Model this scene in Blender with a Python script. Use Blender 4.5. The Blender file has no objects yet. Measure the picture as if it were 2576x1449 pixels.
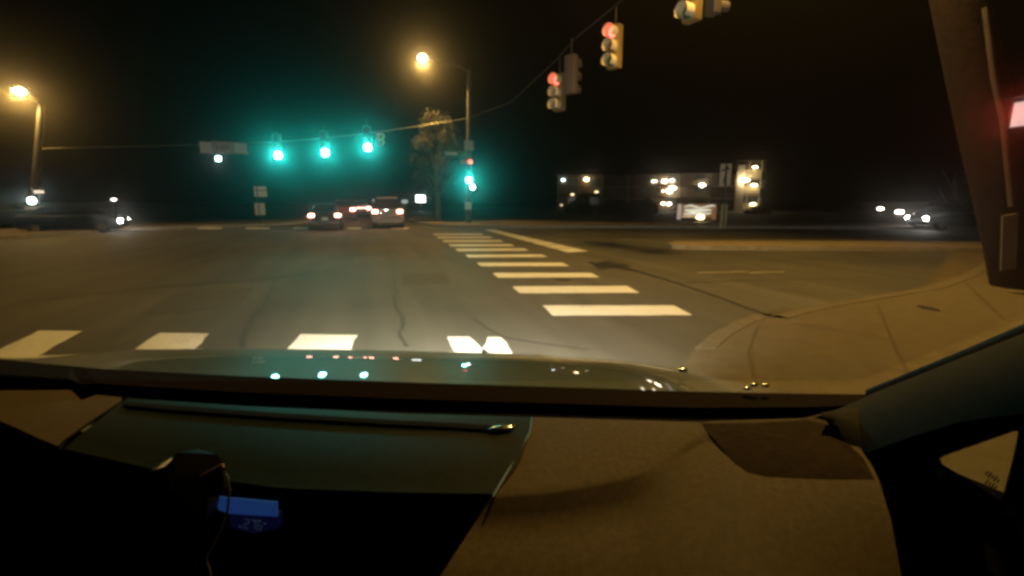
import bpy, bmesh, math, random
from mathutils import Vector, Matrix
random.seed(7)
C = bpy.context.scene.collection
SC = bpy.context.scene

# ------------------------------------------------------------------ camera
F, CX, CY, H0 = 1160.0, 1288.0, 724.5, 1.30          # focal length and centre in units of a 2576 px wide frame
PITCH, YAW = math.radians(10.57), math.radians(17.2)  # looking down / to the right of the road's direction (+Y)
EYE = Vector((0, 0, H0))
HEAD = Vector((math.sin(YAW), math.cos(YAW), 0))
RIGHT = Vector((math.cos(YAW), -math.sin(YAW), 0))
FWD = HEAD * math.cos(PITCH) + Vector((0, 0, -math.sin(PITCH)))
UP = HEAD * math.sin(PITCH) + Vector((0, 0, math.cos(PITCH)))
cd = bpy.data.cameras.new('camera'); cam = bpy.data.objects.new('camera', cd); C.objects.link(cam)
cd.sensor_width = 36; cd.lens = 36 * F / 2576; cd.clip_start = 0.02; cd.clip_end = 3000
cam.matrix_world = Matrix.Translation(EYE) @ Matrix((RIGHT, UP, -FWD)).transposed().to_4x4()
SC.camera = cam

# ------------------------------------------------------------------ world (night sky), exposure
w = bpy.data.worlds.new('World'); SC.world = w; w.use_nodes = True
w.node_tree.nodes['Background'].inputs[0].default_value = (0.5, 0.42, 0.36, 1)
w.node_tree.nodes['Background'].inputs[1].default_value = 0.00015
SC.view_settings.view_transform = 'Standard'; SC.view_settings.look = 'None'
SC.view_settings.exposure = 0; SC.view_settings.gamma = 1; SC.view_settings.use_curve_mapping = False
SC.render.engine = 'CYCLES'
SC.cycles.use_denoising = True
SC.cycles.filter_width = 3.3
SC.cycles.max_bounces = 5; SC.cycles.diffuse_bounces = 2; SC.cycles.volume_bounces = 0
SC.cycles.transparent_max_bounces = 8
SC.cycles.sample_clamp_indirect = 3.0
SC.cycles.use_light_tree = True
SC.cycles.caustics_reflective = False; SC.cycles.caustics_refractive = False

# ---- light settings of the place, tuned in one spot
SODIUM = (1.0, 0.58, 0.13)
TEAL = (0.0, 1.0, 0.84)
P_LEFT_LAMP, P_RIGHT_LAMP, P_CORNER_LAMP = 1200, 3000, 5000
P_GREEN = 640
P_HEADLIGHT = 1250
FILM = 4.6            # how milky the windscreen is (scatter density per metre)

# ------------------------------------------------------------------ geometry helpers
def ray(px, py):
    return RIGHT * ((px - CX) / F) + UP * (-(py - CY) / F) + FWD      # length 1 along the optical axis
def P(px, py, d): return EYE + ray(px, py) * d
def G(px, py, z=0.0):
    r = ray(px, py); return EYE + r * ((z - H0) / r.z)
def pxm(d): return d / F                                               # metres per pixel at depth d

class MB:
    def __init__(s): s.bm = bmesh.new()
    def face(s, pts):
        return s.bm.faces.new([s.bm.verts.new(p) for p in pts])
    def box(s, c, size, rot=None, bev=0.0):
        m = Matrix.Translation(Vector(c)) @ (rot.to_4x4() if rot else Matrix.Identity(4)) @ Matrix.Diagonal((*size, 1))
        r = bmesh.ops.create_cube(s.bm, size=1, matrix=m)
        if bev:
            es = list({e for v in r['verts'] for e in v.link_edges})
            bmesh.ops.bevel(s.bm, geom=es, offset=bev, segments=2, affect='EDGES', profile=0.6)
        return s
    def tube(s, pts, rad, n=8, cap=True):
        pts = [Vector(p) for p in pts]
        if not hasattr(rad, '__len__'): rad = [rad] * len(pts)
        rings = []; prev = None
        for i, p in enumerate(pts):
            t = (pts[min(i + 1, len(pts) - 1)] - pts[max(i - 1, 0)]).normalized()
            a = prev if prev is not None else (Vector((0, 0, 1)) if abs(t.z) < 0.9 else Vector((1, 0, 0)))
            u = (a - t * a.dot(t)).normalized(); v = t.cross(u); prev = u
            rings.append([s.bm.verts.new(p + (u * math.cos(k * 2 * math.pi / n) + v * math.sin(k * 2 * math.pi / n)) * rad[i]) for k in range(n)])
        for a, b in zip(rings, rings[1:]):
            for k in range(n): s.bm.faces.new((a[k], a[(k + 1) % n], b[(k + 1) % n], b[k]))
        if cap: s.bm.faces.new(rings[0][::-1]); s.bm.faces.new(rings[-1])
        return s
    def loft(s, rings, closed=True, cap=False):
        rs = [[s.bm.verts.new(p) for p in r] for r in rings]
        n = len(rs[0])
        for a, b in zip(rs, rs[1:]):
            for k in range(n if closed else n - 1):
                s.bm.faces.new((a[k], a[(k + 1) % n], b[(k + 1) % n], b[k]))
        if cap: s.bm.faces.new(rs[0][::-1]); s.bm.faces.new(rs[-1])
        return s
    def prism(s, poly, thick):
        """polygon (list of points) extruded by the vector THICK"""
        t = Vector(thick); a = [s.bm.verts.new(p) for p in poly]; b = [s.bm.verts.new(Vector(p) + t) for p in poly]
        s.bm.faces.new(a); s.bm.faces.new(b[::-1]); n = len(poly)
        for k in range(n): s.bm.faces.new((a[k], b[k], b[(k + 1) % n], a[(k + 1) % n]))
        return s
    def ball(s, c, r, sc=(1, 1, 1), u=14, v=8, rot=None):
        m = Matrix.Translation(Vector(c)) @ (rot.to_4x4() if rot else Matrix.Identity(4)) @ Matrix.Diagonal((r * sc[0], r * sc[1], r * sc[2], 1))
        bmesh.ops.create_uvsphere(s.bm, u_segments=u, v_segments=v, radius=1, matrix=m); return s
    def mesh(s, name, mat, smooth=False, tri=True):
        bmesh.ops.recalc_face_normals(s.bm, faces=s.bm.faces)
        me = bpy.data.meshes.new(name); s.bm.to_mesh(me); s.bm.free(); me.materials.append(mat)
        if smooth:
            for p in me.polygons: p.use_smooth = True
            me.set_sharp_from_angle(angle=math.radians(40))
        return me
    def build(s, name, mat, parent=None, smooth=False):
        return link(name, s.mesh(name, mat, smooth), parent)

def link(name, data, parent=None, loc=None, rot=None):
    o = bpy.data.objects.new(name, data); C.objects.link(o)
    if parent is not None: o.parent = parent
    if loc is not None: o.location = loc
    if rot is not None: o.rotation_euler = rot
    return o
def tag(o, label, cat, group=None):
    o['label'] = label; o['category'] = cat
    if group: o['group'] = group
    return o
def thing(name, label, cat, loc=(0, 0, 0), rz=0.0, group=None):
    o = bpy.data.objects.new(name, None); C.objects.link(o)
    o.empty_display_size = 0.2
    o.location = loc; o.rotation_euler = (0, 0, rz)
    return tag(o, label, cat, group)
def struct(o): o['kind'] = 'structure'; return o
def local(root, pts):
    m = (Matrix.Translation(root.location) @ root.rotation_euler.to_matrix().to_4x4()).inverted()
    return [m @ Vector(p) for p in pts]
def interp(tab, x):
    for (x0, y0), (x1, y1) in zip(tab, tab[1:]):
        if x <= x1: return y0 + (y1 - y0) * (x - x0) / (x1 - x0) if x > x0 else (y0 if x0 == tab[0][0] and x <= x0 else y0)
    return tab[-1][1]

# ------------------------------------------------------------------ materials
MATS = {}
def mat(name, col, rough=0.6, metal=0.0, var=0.0, scale=20.0, bump=0.0, bscale=80.0, coat=0.0, spec=0.5, dirt=None, coords='Object'):
    if name in MATS: return MATS[name]
    m = bpy.data.materials.new(name); m.use_nodes = True; nt = m.node_tree; b = nt.nodes['Principled BSDF']
    b.inputs['Base Color'].default_value = (*col, 1); b.inputs['Roughness'].default_value = rough; b.inputs['Metallic'].default_value = metal
    b.inputs['Specular IOR Level'].default_value = spec; b.inputs['Coat Weight'].default_value = coat; b.inputs['Coat Roughness'].default_value = 0.05
    if var or bump:
        tc = nt.nodes.new('ShaderNodeTexCoord')
    if var:
        n = nt.nodes.new('ShaderNodeTexNoise'); n.inputs['Scale'].default_value = scale; n.inputs['Detail'].default_value = 6
        nt.links.new(tc.outputs[coords], n.inputs['Vector'])
        r = nt.nodes.new('ShaderNodeValToRGB'); r.color_ramp.elements[0].position = 0.3; r.color_ramp.elements[1].position = 0.7
        r.color_ramp.elements[0].color = (*[c * (1 - var) for c in col], 1); r.color_ramp.elements[1].color = (*[min(1, c * (1 + var)) for c in col], 1)
        nt.links.new(n.outputs['Fac'], r.inputs['Fac']); nt.links.new(r.outputs['Color'], b.inputs['Base Color'])
    if bump:
        n2 = nt.nodes.new('ShaderNodeTexNoise'); n2.inputs['Scale'].default_value = bscale; n2.inputs['Detail'].default_value = 4
        nt.links.new(tc.outputs[coords], n2.inputs['Vector'])
        bp = nt.nodes.new('ShaderNodeBump'); bp.inputs['Strength'].default_value = bump; bp.inputs['Distance'].default_value = 0.01
        nt.links.new(n2.outputs['Fac'], bp.inputs['Height']); nt.links.new(bp.outputs['Normal'], b.inputs['Normal'])
    MATS[name] = m; return m
def glow(name, col, strength):
    if name in MATS: return MATS[name]
    m = bpy.data.materials.new(name); m.use_nodes = True; nt = m.node_tree; b = nt.nodes['Principled BSDF']
    b.inputs['Base Color'].default_value = (*[0.3 * c for c in col], 1); b.inputs['Roughness'].default_value = 0.3
    b.inputs['Emission Color'].default_value = (*col, 1); b.inputs['Emission Strength'].default_value = strength
    MATS[name] = m; return m

def asphalt():
    m = bpy.data.materials.new('asphalt'); m.use_nodes = True; nt = m.node_tree; N, L = nt.nodes.new, nt.links.new
    b = nt.nodes['Principled BSDF']; tc = N('ShaderNodeTexCoord')
    n1 = N('ShaderNodeTexNoise'); n1.inputs['Scale'].default_value = 0.35; n1.inputs['Detail'].default_value = 5
    n2 = N('ShaderNodeTexNoise'); n2.inputs['Scale'].default_value = 60; n2.inputs['Detail'].default_value = 3
    mp = N('ShaderNodeMapping'); mp.inputs['Scale'].default_value = (2.2, 0.12, 1)
    n3 = N('ShaderNodeTexNoise'); n3.inputs['Scale'].default_value = 1.0; n3.inputs['Detail'].default_value = 4
    L(tc.outputs['Object'], mp.inputs['Vector']); L(mp.outputs['Vector'], n3.inputs['Vector'])
    for n in (n1, n2): L(tc.outputs['Object'], n.inputs['Vector'])
    r1 = N('ShaderNodeValToRGB'); r1.color_ramp.elements[0].position = .25; r1.color_ramp.elements[1].position = .8
    r1.color_ramp.elements[0].color = (.060, .057, .045, 1); r1.color_ramp.elements[1].color = (.138, .131, .106, 1)
    L(n1.outputs['Fac'], r1.inputs['Fac'])
    mx = N('ShaderNodeMix'); mx.data_type = 'RGBA'; mx.blend_type = 'MULTIPLY'; mx.inputs['Factor'].default_value = 0.55
    r2 = N('ShaderNodeValToRGB'); r2.color_ramp.elements[0].color = (.35, .35, .35, 1); r2.color_ramp.elements[0].position = .3; r2.color_ramp.elements[1].position = .65
    L(n2.outputs['Fac'], r2.inputs['Fac']); L(r1.outputs['Color'], mx.inputs['A']); L(r2.outputs['Color'], mx.inputs['B'])
    mx2 = N('ShaderNodeMix'); mx2.data_type = 'RGBA'; mx2.blend_type = 'MULTIPLY'; mx2.inputs['Factor'].default_value = 0.7
    r3 = N('ShaderNodeValToRGB'); r3.color_ramp.elements[0].color = (.5, .5, .5, 1); r3.color_ramp.elements[0].position = .35; r3.color_ramp.elements[1].position = .65
    L(n3.outputs['Fac'], r3.inputs['Fac']); L(mx.outputs['Result'], mx2.inputs['A']); L(r3.outputs['Color'], mx2.inputs['B'])
    L(mx2.outputs['Result'], b.inputs['Base Color']); b.inputs['Roughness'].default_value = .75
    bp = N('ShaderNodeBump'); bp.inputs['Strength'].default_value = .5; bp.inputs['Distance'].default_value = .006
    L(n2.outputs['Fac'], bp.inputs['Height']); L(bp.outputs['Normal'], b.inputs['Normal'])
    return m
ASPHALT = asphalt()
def paint_mat():
    m = bpy.data.materials.new('road_paint'); m.use_nodes = True; nt = m.node_tree; N, L = nt.nodes.new, nt.links.new
    b = nt.nodes['Principled BSDF']; b.inputs['Roughness'].default_value = .6; tc = N('ShaderNodeTexCoord')
    n1 = N('ShaderNodeTexNoise'); n1.inputs['Scale'].default_value = 26; n1.inputs['Detail'].default_value = 8; n1.inputs['Roughness'].default_value = .7
    n2 = N('ShaderNodeTexNoise'); n2.inputs['Scale'].default_value = 1.6; n2.inputs['Detail'].default_value = 3
    L(tc.outputs['Object'], n1.inputs['Vector']); L(tc.outputs['Object'], n2.inputs['Vector'])
    ad = N('ShaderNodeMath'); ad.operation = 'MULTIPLY_ADD'; ad.inputs[1].default_value = .55
    L(n2.outputs['Fac'], ad.inputs[0]); L(n1.outputs['Fac'], ad.inputs[2])
    r = N('ShaderNodeValToRGB'); r.color_ramp.elements[0].position = .50; r.color_ramp.elements[1].position = .74
    r.color_ramp.elements[0].color = (.22, .21, .18, 1); r.color_ramp.elements[1].color = (.72, .73, .70, 1)
    L(ad.outputs[0], r.inputs['Fac']); L(r.outputs['Color'], b.inputs['Base Color']); return m
PAINT = paint_mat()
CONCRETE = mat('concrete', (.108, .090, .056), .9, var=.16, scale=7, bump=.35, bscale=45)
KERB = mat('kerb_concrete', (.30, .28, .24), .85, var=.2, scale=4)
SOIL = mat('dry_soil', (.06, .05, .035), .95, var=.4, scale=3)
BLACK = mat('black_plastic', (.006, .006, .006), .45, bump=.15, bscale=300)
MATTE = mat('matte_black', (.003, .003, .003), .9, spec=.1)
RUBBER = mat('rubber', (.012, .012, .012), .8)
STEEL = mat('galvanised_steel', (.36, .36, .35), .45, metal=.35, var=.15, scale=12)
DARKSTEEL = mat('dark_steel', (.05, .05, .05), .5, metal=.6)
YELLOW = mat('signal_yellow', (.20, .14, .05), .5, var=.12, scale=8)
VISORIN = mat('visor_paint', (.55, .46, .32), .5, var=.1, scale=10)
WOOD = mat('weathered_wood', (.028, .011, .007), .9, var=.35, scale=9, bump=.5, bscale=14)
WHITE = mat('white_sheet', (.72, .70, .66), .5, var=.08, scale=10)
GREENSIGN = mat('green_sheet', (.04, .22, .12), .5)
PINKSIGN = mat('faded_sheet', (.42, .30, .25), .6, var=.25, scale=5)
CHROME = mat('chrome', (.7, .7, .68), .15, metal=1.0)
BARK = mat('bark', (.20, .17, .13), .9, var=.3, scale=10, bump=.5, bscale=20)
DASH = mat('dash_vinyl', (.060, .046, .026), .75, var=.2, scale=120, bump=.12, bscale=700, spec=.2)
LIDMAT = mat('teal_lit_lid_vinyl', (.0045, .0095, .0080), .6, var=.3, scale=80, bump=.08, bscale=700, spec=.08)  # teal tint stands in for the green signals' light on the lid
TRIM = mat('pillar_trim', (.017, .018, .017), .75, var=.15, scale=40, bump=.1, bscale=500, spec=.06)
HOODPAINT = mat('hood_paint', (.10, .125, .11), .45, metal=.0, coat=1.0, spec=.1, var=.1, scale=3)
HOODPAINT.node_tree.nodes['Principled BSDF'].inputs['Coat Roughness'].default_value = .012
WALLP = mat('painted_wall', (.15, .12, .085), .85, var=.15, scale=1.2)
ROOFM = mat('roof_shingle', (.06, .045, .04), .9, var=.3, scale=6)
GLASSD = mat('dark_glass', (.008, .009, .010), .08, spec=.6)

# ------------------------------------------------------------------ ground, road, markings
gm = MB(); gm.face([(-1500, -1500, -.02), (1500, -1500, -.02), (1500, 1500, -.02), (-1500, 1500, -.02)])
struct(gm.build('ground', SOIL))
def sheet(name, pts, z, m, parent=None):
    b = MB(); b.face([(p[0], p[1], z) for p in pts]); return b.build(name, m, parent)
road = struct(sheet('road', [(-90, -40), (90, -40), (90, 140), (-90, 140)], 0.0, ASPHALT))
far_road = None

rng_bar = random.Random(11)
def bar(corners, name='crosswalk_bar', z=0.004, m=None):
    pts = [G(*c) for c in corners]; out = []
    for i, p in enumerate(pts):
        q = pts[(i + 1) % len(pts)]; L_ = (q - p).length; n = max(1, min(14, int(L_ / .16)))
        t = (q - p).normalized(); nrm = Vector((-t.y, t.x, 0)); amp = min(.012, L_ * .02)
        for j in range(n):
            e = p.lerp(q, j / n) + nrm * rng_bar.uniform(-amp, amp); out.append((e.x, e.y, z))
    b = MB(); b.face(out); return b.build(name, m or PAINT, road)
right_bars = [((1365, 769), (1697, 769), (1742, 793), (1388, 795)), ((1290, 721), (1576, 720), (1609, 737), (1305, 738)),
    ((1240, 687), (1487, 687), (1511, 698), (1251, 699)), ((1200, 661), (1414, 661), (1434, 670), (1208, 670)),
    ((1171, 641), (1362, 640), (1378, 647), (1178, 648)), ((1146, 626), (1318, 625), (1331, 631), (1152, 632)),
    ((1128, 615), (1285, 614.5), (1295, 619.5), (1133, 620)), ((1112, 604.5), (1258, 604), (1267, 608.5), (1117, 609)),
    ((1099, 596), (1232, 595.5), (1240, 599), (1103, 599.5)), ((1089, 588.5), (1210, 588), (1217, 591), (1093, 591.5))]
for c in right_bars: bar(c)
near_bars = [((98, 832), (205, 834), (60, 915), (-70, 915)), ((402, 838), (527, 840), (470, 905), (300, 905)),
    ((755, 842), (898, 844), (875, 905), (700, 905)), ((1125, 848), (1178, 848), (1250, 905), (1150, 905)), ((1226, 849), (1262, 849), (1300, 905), (1205, 905))]
for c in near_bars: bar(c)
far_bars = [(740, 784), (876, 910), (985, 1030), (620, 680), (500, 560)]
for a, b_ in far_bars: bar(((a, 573), (b_, 573), (b_ - 3, 576), (a - 3, 576)))
# stop line of the cross street, broken by worn joints
sl = [((1222, 578), (1246, 578), (1486, 632), (1436, 636))]
A0, A1, B1, B0 = Vector((1218, 578)), Vector((1244, 578)), Vector((1484, 633)), Vector((1432, 636))
ns = 9
for k in range(ns):
    t0, t1 = (k / ns) ** 1.5, ((k + .93) / ns) ** 1.5
    q = [A0.lerp(B0, t0), A1.lerp(B1, t0), A1.lerp(B1, t1), A0.lerp(B0, t1)]
    bar([tuple(v) for v in q], 'stop_line_panel')
for x0, x1 in ((1753, 1880), (1885, 1972)): bar(((x0, 685.5), (x1, 682.8), (x1, 685), (x0, 687.8)), 'lane_dash', m=mat('worn_paint', (.26, .24, .19), .7, var=.3, scale=6))
THIN = mat('worn_line', (.13, .12, .095), .8, var=.3, scale=3)
bar(((1400, 604), (2300, 601), (2300, 603.5), (1400, 606.5)), 'lane_line', m=THIN)
bar(((1330, 588), (2250, 586), (2250, 587.5), (1330, 589.5)), 'lane_line', m=THIN)
TAR = mat('tar_seal', (.016, .015, .013), .6, var=.3, scale=5)
crack = [(1480, 661, 10), (1540, 669, 20), (1600, 682, 8), (1700, 712, 7), (1820, 752, 9), (1930, 795, 10), (2005, 818, 10)]
b = MB()
ring = [[G(x, y - w / 2 * .5), G(x, y + w / 2 * .5)] for x, y, w in crack]
b.loft([[(p.x, p.y, .005) for p in r] for r in ring], closed=False); struct(b.build('crack_seal', TAR, road))
b = MB(); pts = []
for k in range(22):
    a = k * 2 * math.pi / 22; rr = 1 + .25 * math.sin(3 * a + 1) + .12 * math.sin(7 * a)
    p = G(1535 + 40 * rr * math.cos(a), 668 + 9 * rr * math.sin(a)); pts.append((p.x, p.y, .006))
b.face(pts); b.build('oil_stain', TAR, road)
b = MB(); pts = []
for k in range(16):
    a = k * 2 * math.pi / 16; p = G(1415 + 22 * math.cos(a), 704 + 3.5 * math.sin(a)); pts.append((p.x, p.y, .006))
b.face(pts); b.build('oil_stain', TAR, road)

rs_ = random.Random(5)
def seam(pts, wd, name='tar_seam', m=None):
    out = []
    for (x0, y0), (x1, y1) in zip(pts, pts[1:]):
        a, c = G(x0, y0), G(x1, y1); n = max(2, int((c - a).length / .35))
        for j in range(n): out.append(a.lerp(c, j / n) + Vector((rs_.uniform(-.05, .05), rs_.uniform(-.05, .05), 0)))
    out.append(G(*pts[-1])); ring = []
    for i, p in enumerate(out):
        t = (out[min(i + 1, len(out) - 1)] - out[max(0, i - 1)]); t.z = 0; t.normalize(); nn = Vector((-t.y, t.x, 0)) * wd * rs_.uniform(.3, .8)
        ring.append([Vector((p.x, p.y, .0045)) - nn, Vector((p.x, p.y, .0045)) + nn])
    b = MB(); b.loft(ring, closed=False); b.build(name, m or TAR, road)
OLDTAR = mat('old_tar', (.035, .032, .026), .7, var=.3, scale=5)
seam([(60, 760), (420, 720), (700, 700), (980, 655)], .035, m=OLDTAR); seam([(700, 700), (640, 800), (610, 900)], .03, m=OLDTAR)
seam([(1010, 870), (1000, 760), (985, 660), (965, 600)], .03, m=OLDTAR); seam([(250, 640), (620, 628), (1000, 612)], .04, m=OLDTAR)
seam([(1700, 712), (1900, 706), (2150, 700)], .03, m=OLDTAR); seam([(1180, 800), (1260, 850), (1480, 880)], .025, m=OLDTAR)
PATCH = mat('patch_asphalt', (.062, .058, .047), .85, var=.3, scale=30, bump=.3, bscale=60)
for q in ([(430, 742), (640, 722), (600, 770), (350, 796)], [(1010, 690), (1120, 686), (1135, 712), (1012, 718)], [(1560, 730), (1690, 750), (1760, 800), (1640, 815)]):
    b = MB(); b.face([(p.x, p.y, .0025) for p in (G(*c) for c in q)]); b.build('asphalt_patch', PATCH, road)
def slab(name, poly, h, m, kerb_pts=None, kw=.16):
    """raised pavement: polygon on the ground, top at h; kerb run as its own part along kerb_pts"""
    b = MB(); b.prism([(p.x, p.y, h) for p in poly], (0, 0, -h - .015)); o = struct(b.build(name, m))
    if kerb_pts:
        rs = []
        for i, p in enumerate(kerb_pts):
            t = (kerb_pts[min(i + 1, len(kerb_pts) - 1)] - kerb_pts[max(0, i - 1)]); t.z = 0; t.normalize()
            n = Vector((-t.y, t.x, 0))
            rs.append([Vector((p.x, p.y, -.01)) - n * .02, Vector((p.x, p.y, h * .75)) - n * .012, Vector((p.x, p.y, h + .006)) + n * .03, Vector((p.x, p.y, h + .006)) + n * kw, Vector((p.x, p.y, -.01)) + n * kw])
        b = MB(); b.loft(rs, closed=True, cap=True); b.build('kerb', KERB, o)
    return o
# far pavement on the left and in the middle, up to the road the traffic leaves on
lk = [G(*p) for p in ((-500, 668), (-250, 632), (0, 607), (130, 595), (330, 580), (480, 574.5), (620, 571), (720, 566), (790, 559))]
lb = [G(800, 550), G(640, 557), G(480, 558), G(330, 563), G(0, 585), G(-250, 605), G(-500, 630)]
slab('left_pavement', lk + lb, .13, CONCRETE, lk)
rk = [G(*p) for p in ((1030, 556), (1050, 563), (1085, 569), (1150, 573), (1300, 574), (1500, 573.5), (1900, 575), (2250, 577), (2600, 581), (3000, 588))]
rb = [G(3000, 572), G(2600, 569), G(2250, 567.5), G(1900, 566), (G(1500, 565)), G(1150, 558), G(1040, 548)]
slab('far_pavement', rk + rb, .13, mat('dim_concrete', (.20, .165, .12), .9, var=.25, scale=1.5), rk)
# low median in the right leg of the cross street
mk = [G(*p) for p in ((2700, 634), (2300, 632), (1760, 629), (1690, 626), (1676, 621), (1700, 616.5), (1900, 615.5), (2300, 616), (2700, 618))]
slab('median', mk, .12, mat('median_concrete', (.23, .185, .11), .9, var=.2, scale=5), None)
# near right corner pavement, curved kerb
ck = [G(*p) for p in ((2150, 1130), (1730, 1000), (1722, 950), (1745, 905), (1790, 866), (1850, 832), (1905, 812), (1935, 822), (1990, 806), (2060, 790), (2200, 763), (2330, 740), (2420, 706), (2480, 668), (2540, 628), (2640, 585), (2760, 560))]
co = [G(3600, 570), G(3600, 1300)]
corner = slab('corner_pavement', ck + [Vector((26, 1, 0)), Vector((14, -3, 0)), Vector((3, -3, 0)), ], .10, CONCRETE, None)
rs = []
for i, p in enumerate(ck[3:]):
    rs.append([Vector((p.x, p.y, -.01)), Vector((p.x, p.y, .106)), Vector((p.x, p.y, .106)) + (Vector((12, -1, 0)) - Vector((p.x, p.y, 0))).normalized() * .17, Vector((p.x, p.y, -.01)) + (Vector((12, -1, 0)) - Vector((p.x, p.y, 0))).normalized() * .17])
MB().loft(rs, True, True).build('kerb', mat('kerb_worn', (.118, .10, .066), .9, var=.25, scale=9), corner)
b = MB(); jl = [G(1990, 812, .104), G(2100, 828, .104), G(2250, 855, .104), G(2400, 884, .104), G(2520, 905, .104)]
b.loft([[p, p + Vector((.0, -.022, 0))] for p in jl], closed=False); b.build('pavement_joint', TAR, corner)

b = MB(); pts = []
for k in range(16):
    a = k * 2 * math.pi / 16; pts.append(G(2335 + 30 * math.cos(a) + 4 * math.sin(a), 775 + 5 * math.sin(a) + 5 * math.cos(a), .104))
b.face(pts); b.build('utility_cover', TAR, corner)
for q in ([(1905, 815), (1880, 880), (1900, 985)], [(2205, 766), (2240, 853), (2290, 960)], [(2425, 708), (2520, 800)], [(1760, 915), (1890, 925), (2100, 950)]):
    b = MB(); b.loft([[p, p + Vector((.014, -.014, 0))] for p in (G(x, y, .104) for x, y in q)], closed=False); b.build('pavement_joint', mat('joint_dark', (.074, .061, .038), .9), corner)
# verge behind the corner, beside the cross street
vg = [G(*p) for p in ((2322, 738), (2375, 665), (2430, 588), (2470, 548), (2500, 552), (2560, 560), (2540, 620), (2480, 664), (2420, 702))]
struct(MB().prism([(p.x, p.y, .06) for p in vg], (0, 0, -.07)).build('verge', mat('verge_dirt', (.085, .066, .036), .95, var=.3, scale=3)))

# ------------------------------------------------------------------ lamps and poles
def lamp(kind, name, loc, power, col, parent=None, target=None, size=1.0, blend=.4, radius=.05):
    l = bpy.data.lights.new(name, kind); l.energy = power; l.color = col; l.shadow_soft_size = radius
    o = bpy.data.objects.new(name, l); C.objects.link(o)
    d = (Vector(target) - Vector(loc)) if target is not None else Vector((0, 0, -1))
    m = Matrix.Translation(Vector(loc)) @ d.to_track_quat('-Z', 'Y').to_matrix().to_4x4()
    if kind == 'SPOT': l.spot_size = size; l.spot_blend = blend
    if parent is not None:
        o.parent = parent; pm = Matrix.Translation(parent.location) @ parent.rotation_euler.to_matrix().to_4x4()
        o.matrix_local = pm.inverted() @ m
    else: o.matrix_local = m
    return o

def street_lamp(name, label, base, top, lum, r0, r1, glowm, power, aim, m=STEEL, lens_r=.2, size=2.7, group='street lamps on steel poles'):
    t = thing(name, label, 'street lamp', base, group=group)
    bl, tl, ll = local(t, [base, top, lum])
    MB().tube([bl, bl.lerp(tl, .5), tl], [r0, (r0 + r1) / 2, r1], 12).build('pole', m, t, True)
    MB().box(bl + Vector((0, 0, .04)), (.4, .4, .08), bev=.015).build('base_plate', m, t)
    mid = tl.lerp(ll, .5) + Vector((0, 0, .12))
    ax = (ll - tl); ax.z = 0; ax.normalize()
    MB().tube([tl - Vector((0, 0, .15)), tl.lerp(ll, .2) + Vector((0, 0, .06)), mid, ll + Vector((0, 0, .10)) - ax * .3], [.05, .045, .04, .04], 8).build('arm', m, t, True)
    rot = Matrix((ax, Vector((0, 0, 1)).cross(ax), Vector((0, 0, 1)))).transposed()
    hd = MB().ball(ll + Vector((0, 0, .12)), .2, (1.9, .85, .55), rot=rot).build('lamp_head', m, t, True)
    MB().ball(ll + Vector((0, 0, .03)), lens_r, (1.0, .95, .8), rot=rot).build('lens', glowm, hd, True)
    lamp('SPOT', 'lamp_light', Vector(lum) - Vector((0, 0, .2)), power, SODIUM, t, aim, size, .35, .12)
    return t
SODGLOW = glow('sodium_glow', (1.0, .70, .38), 26)
SODGLOW2 = glow('sodium_glow_far', (1.0, .70, .38), 20)
lp_base = G(80, 583); lp_base.z = 0
d_l = (lp_base - EYE).dot(FWD)
left_lamp = street_lamp('street_lamp', 'street lamp at the left edge of the road, its lamp glowing over the span wire', lp_base, P(104, 262, d_l), P(48, 230, d_l - .6), .17, .11, SODGLOW2, P_LEFT_LAMP, P(20, 230, d_l - .8) + RIGHT * 2.0 - HEAD * 2.2 - Vector((0, 0, 7)), lens_r=.23, m=mat('weathered_steel', (.09, .088, .085), .6, var=.2, scale=8), size=2.25)
rp_base = G(1178, 566); rp_base.z = 0
d_r = (rp_base - EYE).dot(FWD)
right_lamp = street_lamp('street_lamp', 'tall street lamp beside the tree with its arm reaching left', rp_base, P(1180, 176, d_r), P(1063, 148, d_r - .4), .16, .11, SODGLOW, P_RIGHT_LAMP, P(1063, 148, d_r - .4) - HEAD * 2.5 - Vector((0, 0, 9)), size=2.3, lens_r=.27, m=mat('weathered_steel', (.09, .088, .085), .6))

# leaning timber pole on the near right corner carrying a lamp above the picture
cp_base = G(2588, 742); cp_base.z = 0
d_c = (cp_base - EYE).dot(FWD)
cp_top = P(2395, -60, d_c) ; cp_dir = (cp_top - cp_base).normalized()
cp_tip = cp_base + cp_dir * 7.7
t = thing('utility_pole', 'thick weathered timber pole at the near right corner, reddish in the signal light', 'utility pole', cp_base)
bl, tl = local(t, [cp_base, cp_tip])
MB().tube([bl + (tl - bl) * k / 10 + Vector((.015 * math.sin(k * 2.1), .015 * math.cos(k * 1.7), 0)) for k in range(11)], [.36 - .012 * k for k in range(11)], 16).build('pole', WOOD, t, True)
a, b_ = local(t, [P(2540, 530, d_c - .42), P(2536, 690, d_c - .42)])
MB().box((a + b_) / 2, (.20, .02, .74), Matrix.Rotation(-.3, 3, 'Z') @ Matrix.Rotation(-.16, 3, 'Y')).build('reflector_plate', mat('grey_plate', (.30, .28, .30), .5, var=.1, scale=6), t)
MB().tube(local(t, [P(2478, 20, d_c - .42), P(2500, 200, d_c - .44), P(2522, 300, d_c - .44), P(2545, 520, d_c - .45)]), .035, 8).build('conduit', mat('conduit_grey', (.10, .08, .07), .6, var=.3, scale=4), t, True)
lumc = Vector((6.4, 6.4, 9.6))
ll = local(t, [lumc])[0]
MB().tube([tl, tl.lerp(ll, .5) + Vector((0, 0, .5)), ll + Vector((0, 0, .1))], .05, 8).build('arm', STEEL, t, True)
hd = MB().ball(ll + Vector((0, 0, .1)), .2, (1.6, .9, .55)).build('lamp_head', STEEL, t, True)
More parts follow.
